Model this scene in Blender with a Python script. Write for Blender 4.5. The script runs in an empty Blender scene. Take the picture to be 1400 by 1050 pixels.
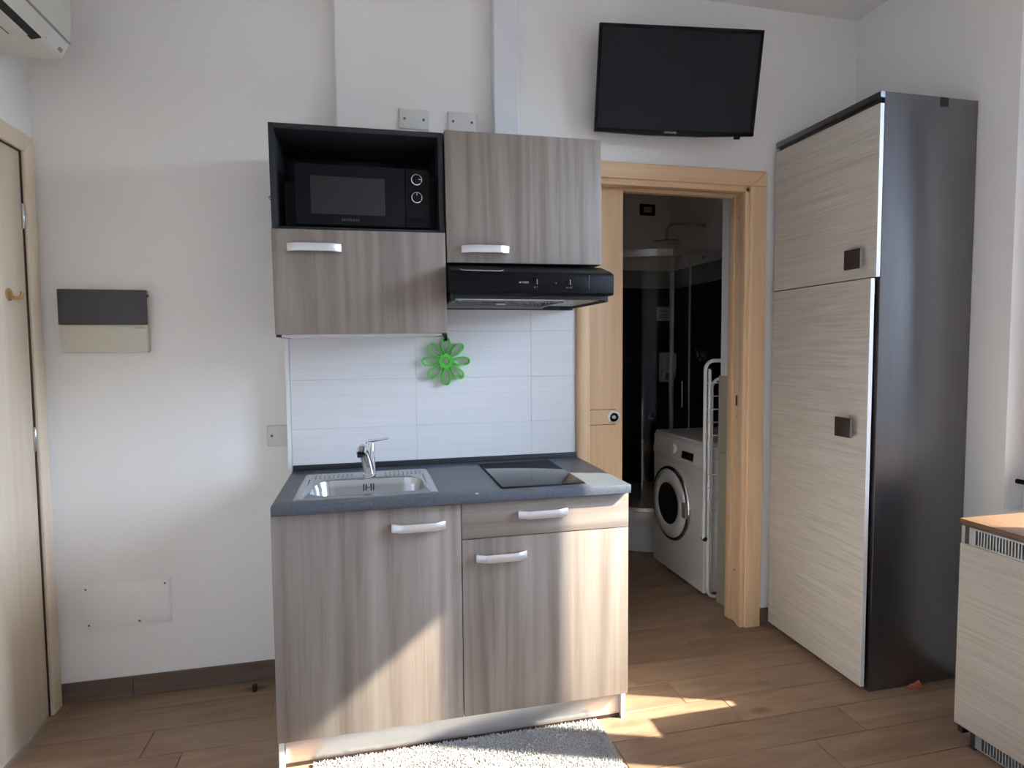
import bpy, bmesh, math, random
from mathutils import Vector, Matrix
random.seed(7)
S = bpy.context.scene
COL = S.collection
R = math.radians
PI = math.pi

# ------------------------------------------------------------------ camera
def cam_setup():
    f, cx, cy, cz = 837.4675, 0.30384, -2.58032, 1.36394
    y, p, r = R(13.1994), R(-3.38297), R(-0.44638)
    fw = Vector((math.sin(y)*math.cos(p), math.cos(y)*math.cos(p), math.sin(p)))
    rt = Vector((math.cos(y), -math.sin(y), 0)); up = rt.cross(fw)
    rt2 = rt*math.cos(r) + up*math.sin(r); up2 = -rt*math.sin(r) + up*math.cos(r)
    c = bpy.data.cameras.new('camera'); o = bpy.data.objects.new('camera', c); COL.objects.link(o)
    c.sensor_width = 36; c.sensor_fit = 'HORIZONTAL'; c.lens = f*36/1400; c.clip_start = .02
    m = Matrix((rt2, up2, -fw)).transposed().to_4x4(); m.translation = (cx, cy, cz)
    o.matrix_world = m
    S.camera = o
cam_setup()

# ------------------------------------------------------------------ light
SUN_DIR = Vector((-2.7, 1.0, -2.17)).normalized()     # the way the sunlight travels
SUN_STRENGTH = 34.5
SKY_TINT = (.79, .95, 1.16)
SKY_STRENGTH = 4.7
S.view_settings.view_transform = 'Standard'; S.view_settings.look = 'None'
S.view_settings.gamma = 1; S.view_settings.use_curve_mapping = False
EXPOSURE = -0.04
S.view_settings.exposure = EXPOSURE
w = bpy.data.worlds.new('sky'); S.world = w; w.use_nodes = True
nt = w.node_tree; nt.nodes.clear()
sky = nt.nodes.new('ShaderNodeTexSky'); sky.sky_type = 'NISHITA'; sky.sun_disc = False
sky.sun_elevation = R(37); sky.sun_rotation = R(110); sky.air_density = 1.0; sky.dust_density = 1.0; sky.ozone_density = 1.0
bg = nt.nodes.new('ShaderNodeBackground'); bg.inputs[1].default_value = SKY_STRENGTH
ow = nt.nodes.new('ShaderNodeOutputWorld')
tint = nt.nodes.new('ShaderNodeMix'); tint.data_type = 'RGBA'; tint.blend_type = 'MULTIPLY'; tint.inputs['Factor'].default_value = 1
tint.inputs['B'].default_value = (*SKY_TINT, 1)      # the camera's white balance leaves the skylight bluish
nt.links.new(sky.outputs[0], tint.inputs['A']); nt.links.new(tint.outputs['Result'], bg.inputs[0]); nt.links.new(bg.outputs[0], ow.inputs[0])
sl = bpy.data.lights.new('sun', 'SUN'); sl.energy = SUN_STRENGTH; sl.angle = R(.6); sl.color = (1, .915, .75)
so = bpy.data.objects.new('sun', sl); COL.objects.link(so); so.location = (8, -4, 6)
so.rotation_euler = SUN_DIR.to_track_quat('-Z', 'Y').to_euler()
# window openings in the right-hand wall (y0, y1, z0, z1); the second is added behind the camera, unseen, for fill light
WIN1 = (-1.84, -.78, .74, 2.72)
FILL_WIN = (-4.2, -3.2, .06, 2.72)
def portal(y0, y1, z0, z1):
    l = bpy.data.lights.new('window_portal', 'AREA'); l.shape = 'RECTANGLE'; l.size = y1-y0; l.size_y = z1-z0
    l.cycles.is_portal = True
    o = bpy.data.objects.new('window_portal', l); COL.objects.link(o)
    o.location = (2.9, (y0+y1)/2, (z0+z1)/2)
    q = Matrix(((0, 0, 1), (1, 0, 0), (0, 1, 0))).to_4x4()      # light's -Z looks to -x
    o.matrix_world = Matrix.Translation(o.location) @ q
portal(*WIN1); portal(*FILL_WIN)

# ------------------------------------------------------------------ mesh helpers
class MB:
    def __init__(s): s.v = []; s.f = []
    def add(s, vs, fs):
        n = len(s.v); s.v += [tuple(v) for v in vs]; s.f += [tuple(i+n for i in f) for f in fs]; return s
    def box(s, x0, x1, y0, y1, z0, z1):
        return s.add([(x0,y0,z0),(x1,y0,z0),(x1,y1,z0),(x0,y1,z0),(x0,y0,z1),(x1,y0,z1),(x1,y1,z1),(x0,y1,z1)],
                     [(0,3,2,1),(4,5,6,7),(0,1,5,4),(1,2,6,5),(2,3,7,6),(3,0,4,7)])
    def prism(s, pts, axis, a, b):
        # pts: 2D polygon; axis x: (y,z), y: (x,z), z: (x,y)
        mk = {'x': lambda p, t: (t, p[0], p[1]), 'y': lambda p, t: (p[0], t, p[1]), 'z': lambda p, t: (p[0], p[1], t)}[axis]
        n = len(pts)
        return s.add([mk(p, a) for p in pts]+[mk(p, b) for p in pts],
                     [tuple(range(n))[::-1], tuple(range(n, 2*n))]+[(i, (i+1) % n, (i+1) % n+n, i+n) for i in range(n)])
    def tube(s, path, r, n=10, closed=False, flat=None):
        path = [Vector(p) for p in path]; m = len(path); rings = []
        ref = None
        for i, p in enumerate(path):
            a = path[(i-1) % m] if (closed or i > 0) else p
            b = path[(i+1) % m] if (closed or i < m-1) else p
            t = (b-a).normalized()
            if ref is None:
                ref = Vector((0, 0, 1)) if abs(t.z) < .9 else Vector((1, 0, 0))
            u = (ref - t*ref.dot(t)).normalized(); ref = u; v = t.cross(u)
            rr = r[i] if isinstance(r, (list, tuple)) else r
            rings.append([p+(u*math.cos(2*PI*k/n)+v*math.sin(2*PI*k/n))*rr for k in range(n)])
        vs = [q for ring in rings for q in ring]; fs = []
        for i in range(m if closed else m-1):
            j = (i+1) % m
            for k in range(n): fs.append((i*n+k, i*n+(k+1) % n, j*n+(k+1) % n, j*n+k))
        if not closed:
            fs.append(tuple(range(n))[::-1]); fs.append(tuple((m-1)*n+k for k in range(n)))
        return s.add(vs, fs)
    def lathe(s, prof, c, axis='z', n=32, cap=True):
        # prof: (radius, height along the axis)
        c = Vector(c)
        def mk(r, h, a):
            ca, sa = r*math.cos(a), r*math.sin(a)
            return c+Vector({'z': (ca, sa, h), 'x': (h, ca, sa), 'y': (ca, h, -sa)}[axis])
        m = len(prof); vs = [mk(r, h, 2*PI*k/n) for r, h in prof for k in range(n)]; fs = []
        for i in range(m-1):
            for k in range(n): fs.append((i*n+k, i*n+(k+1) % n, (i+1)*n+(k+1) % n, (i+1)*n+k))
        if cap:
            fs.append(tuple(range(n))[::-1]); fs.append(tuple((m-1)*n+k for k in range(n)))
        return s.add(vs, fs)
    def loops(s, loops, cap0=False, cap1=False):
        n = len(loops[0]); vs = [p for l in loops for p in l]; fs = []
        for i in range(len(loops)-1):
            for k in range(n): fs.append((i*n+k, i*n+(k+1) % n, (i+1)*n+(k+1) % n, (i+1)*n+k))
        if cap0: fs.append(tuple(range(n))[::-1])
        if cap1: fs.append(tuple((len(loops)-1)*n+k for k in range(n)))
        return s.add(vs, fs)

def rr(x0, x1, y0, y1, r, z, k=5):
    out = []
    for cx, cy, a0 in ((x1-r, y1-r, 0), (x0+r, y1-r, 90), (x0+r, y0+r, 180), (x1-r, y0+r, 270)):
        for i in range(k+1):
            a = R(a0+90*i/k); out.append((cx+r*math.cos(a), cy+r*math.sin(a), z))
    return out

def root_of(o):
    while o.parent: o = o.parent
    return o

def obj(name, mb, mat, parent=None, bev=0, seg=2, loc=None, smooth=40):
    """one mesh object; vertices are given in world coordinates and stored relative to the thing's base"""
    base = Vector((0, 0, 0))
    if parent is not None: base = root_of(parent).location.copy()
    elif loc is not None: base = Vector(loc)
    me = bpy.data.meshes.new(name)
    me.from_pydata([(v[0]-base.x, v[1]-base.y, v[2]-base.z) for v in mb.v], [], mb.f)
    bm = bmesh.new(); bm.from_mesh(me)
    bmesh.ops.recalc_face_normals(bm, faces=bm.faces)
    if bev:
        es = [e for e in bm.edges if len(e.link_faces) == 2 and e.calc_face_angle(0) > R(35)]
        bmesh.ops.bevel(bm, geom=es, offset=bev, segments=seg, affect='EDGES', profile=.5, clamp_overlap=True)
    bm.to_mesh(me); bm.free()
    me.polygons.foreach_set('use_smooth', [True]*len(me.polygons)); me.set_sharp_from_angle(angle=R(smooth))
    me.materials.append(mat)
    o = bpy.data.objects.new(name, me); COL.objects.link(o)
    if parent is not None: o.parent = parent
    elif loc is not None: o.location = base
    return o

def tag(o, label, cat, group=None):
    o['label'] = label; o['category'] = cat
    if group: o['group'] = group
    return o

def thing(name, loc, label, cat, group=None):
    o = bpy.data.objects.new(name, None); COL.objects.link(o); o.location = loc; o.empty_display_size = .1
    return tag(o, label, cat, group)

def struct(name, mb, mat, parent=None, **k):
    o = obj(name, mb, mat, parent, **k)
    if parent is None: o['kind'] = 'structure'
    return o

def text(body, size, mat, parent, loc, rot, name='lettering', align='CENTER', depth=.0004):
    c = bpy.data.curves.new(name, 'FONT'); c.body = body; c.size = size; c.extrude = depth; c.align_x = align; c.align_y = 'CENTER'
    c.materials.append(mat)
    t_ = bpy.data.objects.new(name, c); COL.objects.link(t_)
    dg = bpy.context.evaluated_depsgraph_get(); dg.update()
    me = bpy.data.meshes.new_from_object(t_.evaluated_get(dg)); bpy.data.objects.remove(t_); bpy.data.curves.remove(c)
    me.name = name
    o = bpy.data.objects.new(name, me); COL.objects.link(o); o.parent = parent
    o.location = Vector(loc)-root_of(parent).location; o.rotation_euler = rot
    return o

# ------------------------------------------------------------------ materials
def mat(name, col, rough=.5, metal=0, spec=.5, coat=0, **k):
    m = bpy.data.materials.new(name); m.use_nodes = True
    b = m.node_tree.nodes['Principled BSDF']
    b.inputs['Base Color'].default_value = (*col, 1); b.inputs['Roughness'].default_value = rough
    b.inputs['Metallic'].default_value = metal; b.inputs['Specular IOR Level'].default_value = spec
    b.inputs['Coat Weight'].default_value = coat; b.inputs['Coat Roughness'].default_value = .1
    for kk, v in k.items(): b.inputs[kk].default_value = v
    return m

def nodes(m): return m.node_tree, m.node_tree.nodes['Principled BSDF']

def ramp(nt, stops):
    r = nt.nodes.new('ShaderNodeValToRGB'); e = r.color_ramp.elements
    while len(e) > len(stops): e.remove(e[-1])
    while len(e) < len(stops): e.new(.5)
    for i, (p, c) in enumerate(stops): e[i].position = p; e[i].color = (*c, 1)
    return r

def mapped(nt, scale, rnd=0):
    tc = nt.nodes.new('ShaderNodeTexCoord'); mp = nt.nodes.new('ShaderNodeMapping'); mp.inputs['Scale'].default_value = scale
    nt.links.new(tc.outputs['Object'], mp.inputs['Vector'])
    if rnd:
        oi = nt.nodes.new('ShaderNodeObjectInfo'); mu = nt.nodes.new('ShaderNodeMath'); mu.operation = 'MULTIPLY'; mu.inputs[1].default_value = rnd
        cb = nt.nodes.new('ShaderNodeCombineXYZ'); nt.links.new(oi.outputs['Random'], mu.inputs[0])
        for i in range(3): nt.links.new(mu.outputs[0], cb.inputs[i])
        nt.links.new(cb.outputs[0], mp.inputs['Location'])
    return mp

def wood(name, dark, mid, light, axis='z', rough=.5, big=9., fine=70., stretch=.07, rnd=20., dist=1.2, bump=.05, spec=.4, cathedral=.35, coat=0):
    m = mat(name, mid, rough, spec=spec, coat=coat); nt, b = nodes(m); L = nt.links.new
    def sc(s):
        v = [s, s, s]; v['xyz'.index(axis)] = s*stretch; return v
    m1 = mapped(nt, sc(big), rnd); n1 = nt.nodes.new('ShaderNodeTexNoise'); n1.inputs['Scale'].default_value = 1
    n1.inputs['Detail'].default_value = 5; n1.inputs['Roughness'].default_value = .6; n1.inputs['Distortion'].default_value = dist
    L(m1.outputs[0], n1.inputs['Vector'])
    m2 = mapped(nt, sc(fine), rnd); n2 = nt.nodes.new('ShaderNodeTexNoise'); n2.inputs['Scale'].default_value = 1
    n2.inputs['Detail'].default_value = 3; L(m2.outputs[0], n2.inputs['Vector'])
    # contour rings of a slow noise give the arched figure of the grain
    m3 = mapped(nt, sc(big*.45), rnd); n3 = nt.nodes.new('ShaderNodeTexNoise'); n3.inputs['Scale'].default_value = 1; n3.inputs['Detail'].default_value = 1.
    L(m3.outputs[0], n3.inputs['Vector'])
    a = nt.nodes.new('ShaderNodeMath'); a.operation = 'MULTIPLY'; a.inputs[1].default_value = 60; L(n3.outputs[0], a.inputs[0])
    sn = nt.nodes.new('ShaderNodeMath'); sn.operation = 'SINE'; L(a.outputs[0], sn.inputs[0])
    # total = n1 + .35*(n2-.5) + cathedral*sin*n1
    t1 = nt.nodes.new('ShaderNodeMath'); t1.operation = 'MULTIPLY_ADD'; L(n2.outputs[0], t1.inputs[0]); t1.inputs[1].default_value = .3; L(n1.outputs[0], t1.inputs[2])
    t2 = nt.nodes.new('ShaderNodeMath'); t2.operation = 'MULTIPLY_ADD'; L(sn.outputs[0], t2.inputs[0]); t2.inputs[1].default_value = .12*cathedral; L(t1.outputs[0], t2.inputs[2])
    r = ramp(nt, [(.38, dark), (.64, mid), (.92, light)]); L(t2.outputs[0], r.inputs[0]); L(r.outputs[0], b.inputs['Base Color'])
    if bump:
        bp = nt.nodes.new('ShaderNodeBump'); bp.inputs['Strength'].default_value = bump; bp.inputs['Distance'].default_value = .002
        L(t2.outputs[0], bp.inputs['Height']); L(bp.outputs[0], b.inputs['Normal'])
    return m

def plaster(name, col, rough=.9):
    m = mat(name, col, rough, spec=.2); nt, b = nodes(m); L = nt.links.new
    mp = mapped(nt, (1, 1, 1)); n = nt.nodes.new('ShaderNodeTexNoise'); n.inputs['Scale'].default_value = 1.3; n.inputs['Detail'].default_value = 4
    L(mp.outputs[0], n.inputs['Vector'])
    r = ramp(nt, [(.3, tuple(c*.97 for c in col)), (.7, tuple(min(1, c*1.02) for c in col))]); L(n.outputs[0], r.inputs[0]); L(r.outputs[0], b.inputs['Base Color'])
    n2 = nt.nodes.new('ShaderNodeTexNoise'); n2.inputs['Scale'].default_value = 120; n2.inputs['Detail'].default_value = 2; L(mp.outputs[0], n2.inputs['Vector'])
    bp = nt.nodes.new('ShaderNodeBump'); bp.inputs['Strength'].default_value = .06; bp.inputs['Distance'].default_value = .002
    L(n2.outputs[0], bp.inputs['Height']); L(bp.outputs[0], b.inputs['Normal'])
    return m

def thin_glass(name, tint=(1, 1, 1), ior=1.45):
    m = bpy.data.materials.new(name); m.use_nodes = True; nt = m.node_tree; nt.nodes.clear()
    o = nt.nodes.new('ShaderNodeOutputMaterial'); mx = nt.nodes.new('ShaderNodeMixShader')
    t = nt.nodes.new('ShaderNodeBsdfTransparent'); t.inputs[0].default_value = (*tint, 1)
    g = nt.nodes.new('ShaderNodeBsdfGlossy'); g.inputs['Roughness'].default_value = .02
    fr = nt.nodes.new('ShaderNodeFresnel'); fr.inputs[0].default_value = ior
    nt.links.new(fr.outputs[0], mx.inputs[0]); nt.links.new(t.outputs[0], mx.inputs[1]); nt.links.new(g.outputs[0], mx.inputs[2])
    nt.links.new(mx.outputs[0], o.inputs[0])
    return m

M = {}
M['wall'] = plaster('wall_paint', (.885, .86, .82))
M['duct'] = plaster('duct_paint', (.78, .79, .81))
M['ceil'] = plaster('ceiling_paint', (.885, .86, .82))
M['door_grey'] = wood('grey_elm_laminate', (.165, .133, .110), (.245, .204, .174), (.325, .280, .245), 'z', rough=.45, big=11, fine=130, stretch=.035, cathedral=.75, rnd=7)
M['drawer_grey'] = wood('grey_elm_laminate_across', (.165, .133, .110), (.245, .204, .174), (.325, .280, .245), 'x', rough=.45, big=11, fine=130, stretch=.035, cathedral=.75, rnd=7)
M['oak_light'] = wood('pale_grey_oak_laminate', (.47, .415, .35), (.59, .53, .455), (.69, .63, .555), 'y', rough=.5, big=110, fine=330, stretch=.02, rnd=9, dist=.4, cathedral=0)
M['beech'] = wood('beech_veneer', (.66, .43, .24), (.76, .52, .31), (.82, .59, .38), 'z', rough=.4, big=14, fine=120, stretch=.04, cathedral=.1)
M['beech_x'] = wood('beech_veneer_across', (.66, .43, .24), (.76, .52, .31), (.82, .59, .38), 'x', rough=.4, big=14, fine=120, stretch=.04, cathedral=.1)
M['beech_pale'] = wood('pale_beech_veneer', (.68, .54, .39), (.75, .61, .455), (.80, .67, .52), 'z', rough=.45, big=14, fine=120, stretch=.04, cathedral=.1)
M['wenge'] = wood('wenge_laminate', (.022, .018, .022), (.032, .027, .031), (.046, .040, .045), 'z', rough=.36, big=30, fine=140, stretch=.03, cathedral=0, spec=.8, coat=.8)
M['wenge'].node_tree.nodes['Principled BSDF'].inputs['Coat IOR'].default_value = 1.85
M['wenge'].node_tree.nodes['Principled BSDF'].inputs['Coat Roughness'].default_value = .33
M['wenge_top'] = wood('brown_laminate', (.15, .085, .045), (.20, .115, .062), (.25, .15, .085), 'y', rough=.45, big=30, fine=140, stretch=.03, cathedral=0)
M['white'] = mat('white_plastic', (.78, .77, .74), .4)
M['white_edge'] = mat('white_edge_band', (.80, .80, .79), .4)
M['plate'] = mat('plate_plastic', (.72, .70, .66), .45)
M['ac_body'] = mat('cream_plastic', (.77, .75, .66), .4)
M['cream'] = mat('fuse_box_cream', (.66, .62, .51), .45)
M['lid'] = mat('smoked_lid', (.062, .058, .066), .4)
M['black'] = mat('black_gloss', (.004, .004, .006), .35, spec=.15)
M['black_matt'] = mat('black_matt', (.005, .005, .007), .6, spec=.12)
M['black_soft'] = mat('black_lacquer', (.004, .004, .007), .42, spec=.14)
M['glass_black'] = mat('black_ceramic_glass', (.012, .013, .016), .06, spec=.7)
M['mw_window'] = mat('oven_window_mesh', (.024, .025, .027), .45, spec=.2)
M['screen'] = mat('screen_panel', (.006, .007, .011), .35, spec=.25)
M['anthracite'] = mat('anthracite_laminate', (.024, .026, .032), .5, spec=.3)
M['steel'] = mat('brushed_steel', (.52, .53, .54), .22, 1)
M['chrome'] = mat('chrome', (.75, .76, .78), .08, 1)
M['satin'] = mat('satin_aluminium', (.72, .72, .73), .38, .85)
M['dark_slot'] = mat('dark_gap', (.008, .008, .010), .7)
M['steel_filter'] = mat('aluminium_filter', (.26, .27, .28), .4, .9)
M['lamp_cover'] = mat('frosted_lamp_cover', (.90, .92, .94), .3)
M['green'] = mat('green_silicone', (.06, .58, .03), .4)
M['green_pale'] = mat('green_silicone_petal', (.11, .60, .07), .4)
M['brass'] = mat('brass_hook', (.50, .33, .13), .35, .6)
M['brown_knob'] = mat('dark_brown_lacquer', (.045, .028, .026), .4)
M['gold_screw'] = mat('screw_metal', (.25, .24, .22), .4, .8)
M['screw'] = mat('screw_grey', (.16, .15, .14), .5, .3)
M['grout'] = mat('grout', (.30, .25, .21), .9)
M['grout_light'] = mat('light_grout', (.52, .52, .52), .9)
M['print_light'] = mat('pale_print', (.55, .55, .58), .5)
M['print_dim'] = mat('dim_print', (.10, .10, .11), .5)
M['print_grey'] = mat('grey_print', (.25, .235, .22), .5)
M['rubber'] = mat('black_rubber', (.02, .02, .022), .7)
M['orange'] = mat('orange_scrap', (.80, .24, .15), .7)
M['bath_dark'] = mat('navy_glazed_tile', (.012, .013, .022), .3)
M['bath_band'] = mat('grey_border_tile', (.30, .29, .27), .4)
M['bath_paint'] = plaster('bathroom_paint', (.80, .73, .69))
M['beige_tile'] = mat('beige_wall_tile', (.43, .39, .30), .4)
M['tray'] = mat('white_acrylic', (.62, .62, .61), .25)
M['glass'] = thin_glass('window_glass')
M['shower_glass'] = thin_glass('shower_glass', (.93, .95, .95), 1.22)
M['porthole'] = mat('porthole_glass', (.015, .015, .018), .1)
M['grey_mid'] = mat('grey_plastic', (.30, .30, .31), .4)
M['vent'] = mat('vent_grey', (.36, .37, .38), .4, .5)
M['pvc'] = mat('white_pvc', (.80, .81, .82), .3)
M['paper'] = mat('paper', (.62, .62, .64), .8)
M['outside'] = mat('pale_paving', (.30, .285, .26), .9)
M['sky_block'] = mat('sky_block_brown', (.20, .17, .14), .9)
M['airer'] = mat('white_enamel', (.80, .80, .80), .3)

def counter_mat():
    m = mat('slate_laminate', (.07, .085, .105), .36, spec=.5); nt, b = nodes(m); L = nt.links.new
    mp = mapped(nt, (1, 1, 1)); n = nt.nodes.new('ShaderNodeTexNoise'); n.inputs['Scale'].default_value = 180; n.inputs['Detail'].default_value = 3
    L(mp.outputs[0], n.inputs['Vector']); r = ramp(nt, [(.35, (.058, .070, .088)), (.65, (.085, .100, .122))]); L(n.outputs[0], r.inputs[0]); L(r.outputs[0], b.inputs['Base Color'])
    return m
M['counter'] = counter_mat()

def tile_mat():
    m = mat('ribbed_white_tile', (.74, .74, .735), .28, spec=.5); nt, b = nodes(m); L = nt.links.new
    mp = mapped(nt, (2.0, 2.0, 260), 30); n = nt.nodes.new('ShaderNodeTexNoise'); n.inputs['Scale'].default_value = 1; n.inputs['Detail'].default_value = 2; n.inputs['Distortion'].default_value = .3
    L(mp.outputs[0], n.inputs['Vector'])
    r = ramp(nt, [(.25, (.70, .695, .69)), (.65, (.76, .76, .755))]); L(n.outputs[0], r.inputs[0]); L(r.outputs[0], b.inputs['Base Color'])
    bp = nt.nodes.new('ShaderNodeBump'); bp.inputs['Strength'].default_value = .15; bp.inputs['Distance'].default_value = .002
    L(n.outputs[0], bp.inputs['Height']); L(bp.outputs[0], b.inputs['Normal'])
    return m
M['tile'] = tile_mat()

def plank_mat():
    m = wood('oak_look_porcelain', (.22, .138, .09), (.30, .195, .127), (.375, .255, .17), 'x', rough=.42, big=10, fine=90, stretch=.16, rnd=40, dist=1.2, bump=.05, cathedral=.25)
    nt, b = nodes(m); L = nt.links.new
    src = b.inputs['Base Color'].links[0].from_socket
    # knots
    mp = mapped(nt, (2.2, 5, 5), 40); v = nt.nodes.new('ShaderNodeTexVoronoi'); v.inputs['Scale'].default_value = 1; L(mp.outputs[0], v.inputs['Vector'])
    r = ramp(nt, [(.04, (.35, .3, .27)), (.14, (1, 1, 1))]); L(v.outputs['Distance'], r.inputs[0])
    oi = nt.nodes.new('ShaderNodeObjectInfo'); mr = nt.nodes.new('ShaderNodeMapRange'); mr.inputs['To Min'].default_value = .84; mr.inputs['To Max'].default_value = 1.14
    L(oi.outputs['Random'], mr.inputs['Value'])
    mx = nt.nodes.new('ShaderNodeMix'); mx.data_type = 'RGBA'; mx.blend_type = 'MULTIPLY'; mx.inputs['Factor'].default_value = 1
    L(src, mx.inputs['A']); L(r.outputs[0], mx.inputs['B'])
    sc = nt.nodes.new('ShaderNodeVectorMath'); sc.operation = 'SCALE'; L(mx.outputs['Result'], sc.inputs[0]); L(mr.outputs[0], sc.inputs['Scale'])
    L(sc.outputs[0], b.inputs['Base Color'])
    return m
M['plank'] = plank_mat()
M['skirting'] = wood('brown_skirting_tile', (.10, .072, .055), (.145, .105, .08), (.19, .14, .11), 'x', rough=.45, big=13, fine=80, stretch=.1, rnd=40)

# ------------------------------------------------------------------ the room
XL, XR, YB, YREC, H = -.882, 2.63, 0., .060, 2.92
YF = -4.4
# floor: a slab of mortar with each plank laid on it
floor = struct('floor', MB().box(XL-.1, 2.95, YF-.1, 2.1, -.06, -.004), M['grout'])
PW, PL = .1525, .9
row_x = {0: .97, 1: 1.722, 2: 1.33, 3: 1.463, 4: 1.612, 5: 2.0, 6: 1.778, -1: -.58}
plank_cache = {}
def plank(x0, x1, y0, y1):
    w_, h_ = round(x1-x0, 4), round(y1-y0, 4)
    if (w_, h_) not in plank_cache:
        g = .0012
        o = obj('plank', MB().box(-w_/2+g, w_/2-g, -h_/2+g, h_/2-g, -.004, 0), M['plank'], None, bev=.0012, seg=1)
        plank_cache[(w_, h_)] = o
    else:
        o = plank_cache[(w_, h_)].copy(); COL.objects.link(o)
    o.parent = floor; o.location = ((x0+x1)/2, (y0+y1)/2, 0)
for k in range(-8, 29):
    y1 = -.0625-PW*(k-1); y0 = y1-PW
    xs = row_x.get(k, 1.3+random.random()*.9)
    if k <= 0:
        xa, xb = (1.0, 2.73) if k < 0 else (XL, XR)
        if k == 0: y1 = min(y1, .12)
    else: xa, xb = XL, XR
    y0 = max(y0, YF)
    n0 = math.floor((xa-xs)/PL)
    x = xs+n0*PL
    while x < xb-1e-6:
        a, b_ = max(x, xa), min(x+PL, xb)
        if b_-a > .01: plank(a, b_, y0, y1)
        x += PL
# back wall: recessed left of x=.204, with the doorway to the bathroom and the pocket of its sliding door
DX0, DX1, DZ = 1.262, 2.052, 2.105
wb = MB()
wb.box(XL-.1, .204, YREC, .12, 0, H)
wb.box(-.016, .204, .012, YREC, 0, 1.42)
wb.box(.204, DX0, 0.012, .040, 0, 1.66); wb.box(.204, DX0, 0., .040, 1.66, H)
wb.box(1.197, DX0, 0, .012, 0, 1.66)
wb.box(.204, DX0, .088, .12, 0, H); wb.box(.204, .5, .04, .088, 0, H); wb.box(.5, DX0, .04, .088, DZ, H)
wb.box(DX0, DX1, 0, .12, DZ, H); wb.box(DX1, XR, 0, .12, 0, H)
wall_back = struct('wall_back', wb, M['wall'])
# glazed tiles of the splashback, each one a piece
tx = [0.0, .4965, .9935, 1.1965]; tz = [.880, 1.0425, 1.2395, 1.4365, 1.6335]
obj('grout_bed', MB().box(-.002, 1.1965, -.0048, .0125, .5, 1.66), M['grout_light'], wall_back)
obj('edge_strip', MB().box(-.016, -.002, -.008, .0125, .5, 1.42), M['pvc'], wall_back)
for i in range(3):
    for j in range(4):
        obj('tile', MB().box(tx[i]+.0006, tx[i+1]-.0006, -.006, .008, tz[j]+.0006, tz[j+1]-.0006), M['tile'], wall_back, bev=.0008, seg=1)
# boxed-in pipe above the wall units
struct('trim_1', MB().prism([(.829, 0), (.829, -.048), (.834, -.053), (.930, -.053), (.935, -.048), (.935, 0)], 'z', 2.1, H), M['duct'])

# left wall with the entrance door
EY0, EY1, EZ = -.95, -.022, 2.075
wl = MB()
wl.box(XL-.14, XL, YF, EY0, 0, H); wl.box(XL-.14, XL, EY1, .12, 0, H); wl.box(XL-.14, XL, EY0, EY1, EZ, H)
struct('wall_left', wl, M['wall'])
d1 = struct('door_1', MB().box(XL-.05, XL-.004, EY0+.003, EY1-.003, .004, EZ-.004), M['beech_pale'], bev=.002)
for z in (1.845, 1.045):
    obj('hinge', MB().lathe([(.006, -.045), (.0075, -.043), (.0075, .043), (.006, .045)], (XL-.001, EY1-.003, z), 'z', 12), M['steel'], d1)
t2 = struct('trim_2', MB().prism([(EY1, 0), (EY1, EZ), (EY1+.065, EZ+.065), (EY1+.065, 0)], 'x', XL, XL+.012), M['beech_pale'], bev=.003)
obj('head_casing', MB().prism([(EY1, EZ), (EY1+.0645, EZ+.065), (EY0-.065, EZ+.065), (EY0, EZ)], 'x', XL, XL+.012), M['beech_pale'], t2, bev=.003)
obj('far_casing', MB().prism([(EY0, 0), (EY0, EZ), (EY0-.065, EZ+.065), (EY0-.065, 0)], 'x', XL, XL+.012), M['beech_pale'], t2, bev=.003)
obj('jamb', MB().box(XL-.14, XL, EY0, EY0+.003, 0, EZ), M['beech_pale'], t2)
obj('gap_shade', MB().box(XL-.04, XL+.001, EY1-.0035, EY1-.0002, 0, EZ).box(XL-.04, XL+.001, EY0, EY1, EZ-.0035, EZ-.0002), M['brown_knob'], t2)  # dark strip standing in for the shade in the gap round the door

# right wall with the window and the added fill window in deep reveals
WT = .25
wr = MB()
y_a, y_b = WIN1[0], WIN1[1]; y_c, y_d = FILL_WIN[0], FILL_WIN[1]
wr.box(XR, XR+WT, y_b, .12, 0, H); wr.box(XR, XR+WT, y_d, y_a, 0, H); wr.box(XR, XR+WT, YF, y_c, 0, H)
for wn in (WIN1, FILL_WIN):
    wr.box(XR, XR+WT, wn[0], wn[1], 0, wn[2]); wr.box(XR, XR+WT, wn[0], wn[1], wn[3], H)
struct('wall_right', wr, M['wall'])
struct('wall_front', MB().box(XL-.14, XR+WT, YF-.15, YF, 0, H), M['wall'])
struct('ceiling', MB().box(XL-.14, XR+WT, YF-.15, 2.15, H, H+.12), M['ceil'])

def window(name, wn, stiles, zb, zt):
    """casement window: a frame in the opening, panes between the stiles (given as y-edges of each pane)"""
    y0, y1, z0, z1 = wn; xf = 2.72
    f = MB()
    f.box(xf, xf+.06, y0, y0+.05, z0, z1); f.box(xf, xf+.06, y1-.05, y1, z0, z1)
    f.box(xf, xf+.06, y0+.05, y1-.05, z0, z0+.05); f.box(xf, xf+.06, y0+.05, y1-.05, z1-.05, z1)
    w_ = struct(name, f, M['pvc'])
    for (a, b_, e0, e1) in stiles:      # pane a..b, sash outer edges e0..e1
        s = MB()
        s.box(xf-.015, xf+.05, e0, a, z0+.045, z1-.045); s.box(xf-.015, xf+.05, b_, e1, z0+.045, z1-.045)
        s.box(xf-.015, xf+.05, a, b_, z0+.045, zb); s.box(xf-.015, xf+.05, a, b_, zt, z1-.045)
        so_ = obj('sash', s, M['pvc'], w_)
        obj('pane', MB().box(xf+.018, xf+.022, a, b_, zb, zt), M['glass'], so_)
    return w_
w1 = window('window_1', WIN1, [(-1.237, -.947, -1.3065, -.825), (-1.67, -1.38, -1.795, -1.3095)], .86, 2.60)
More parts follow.
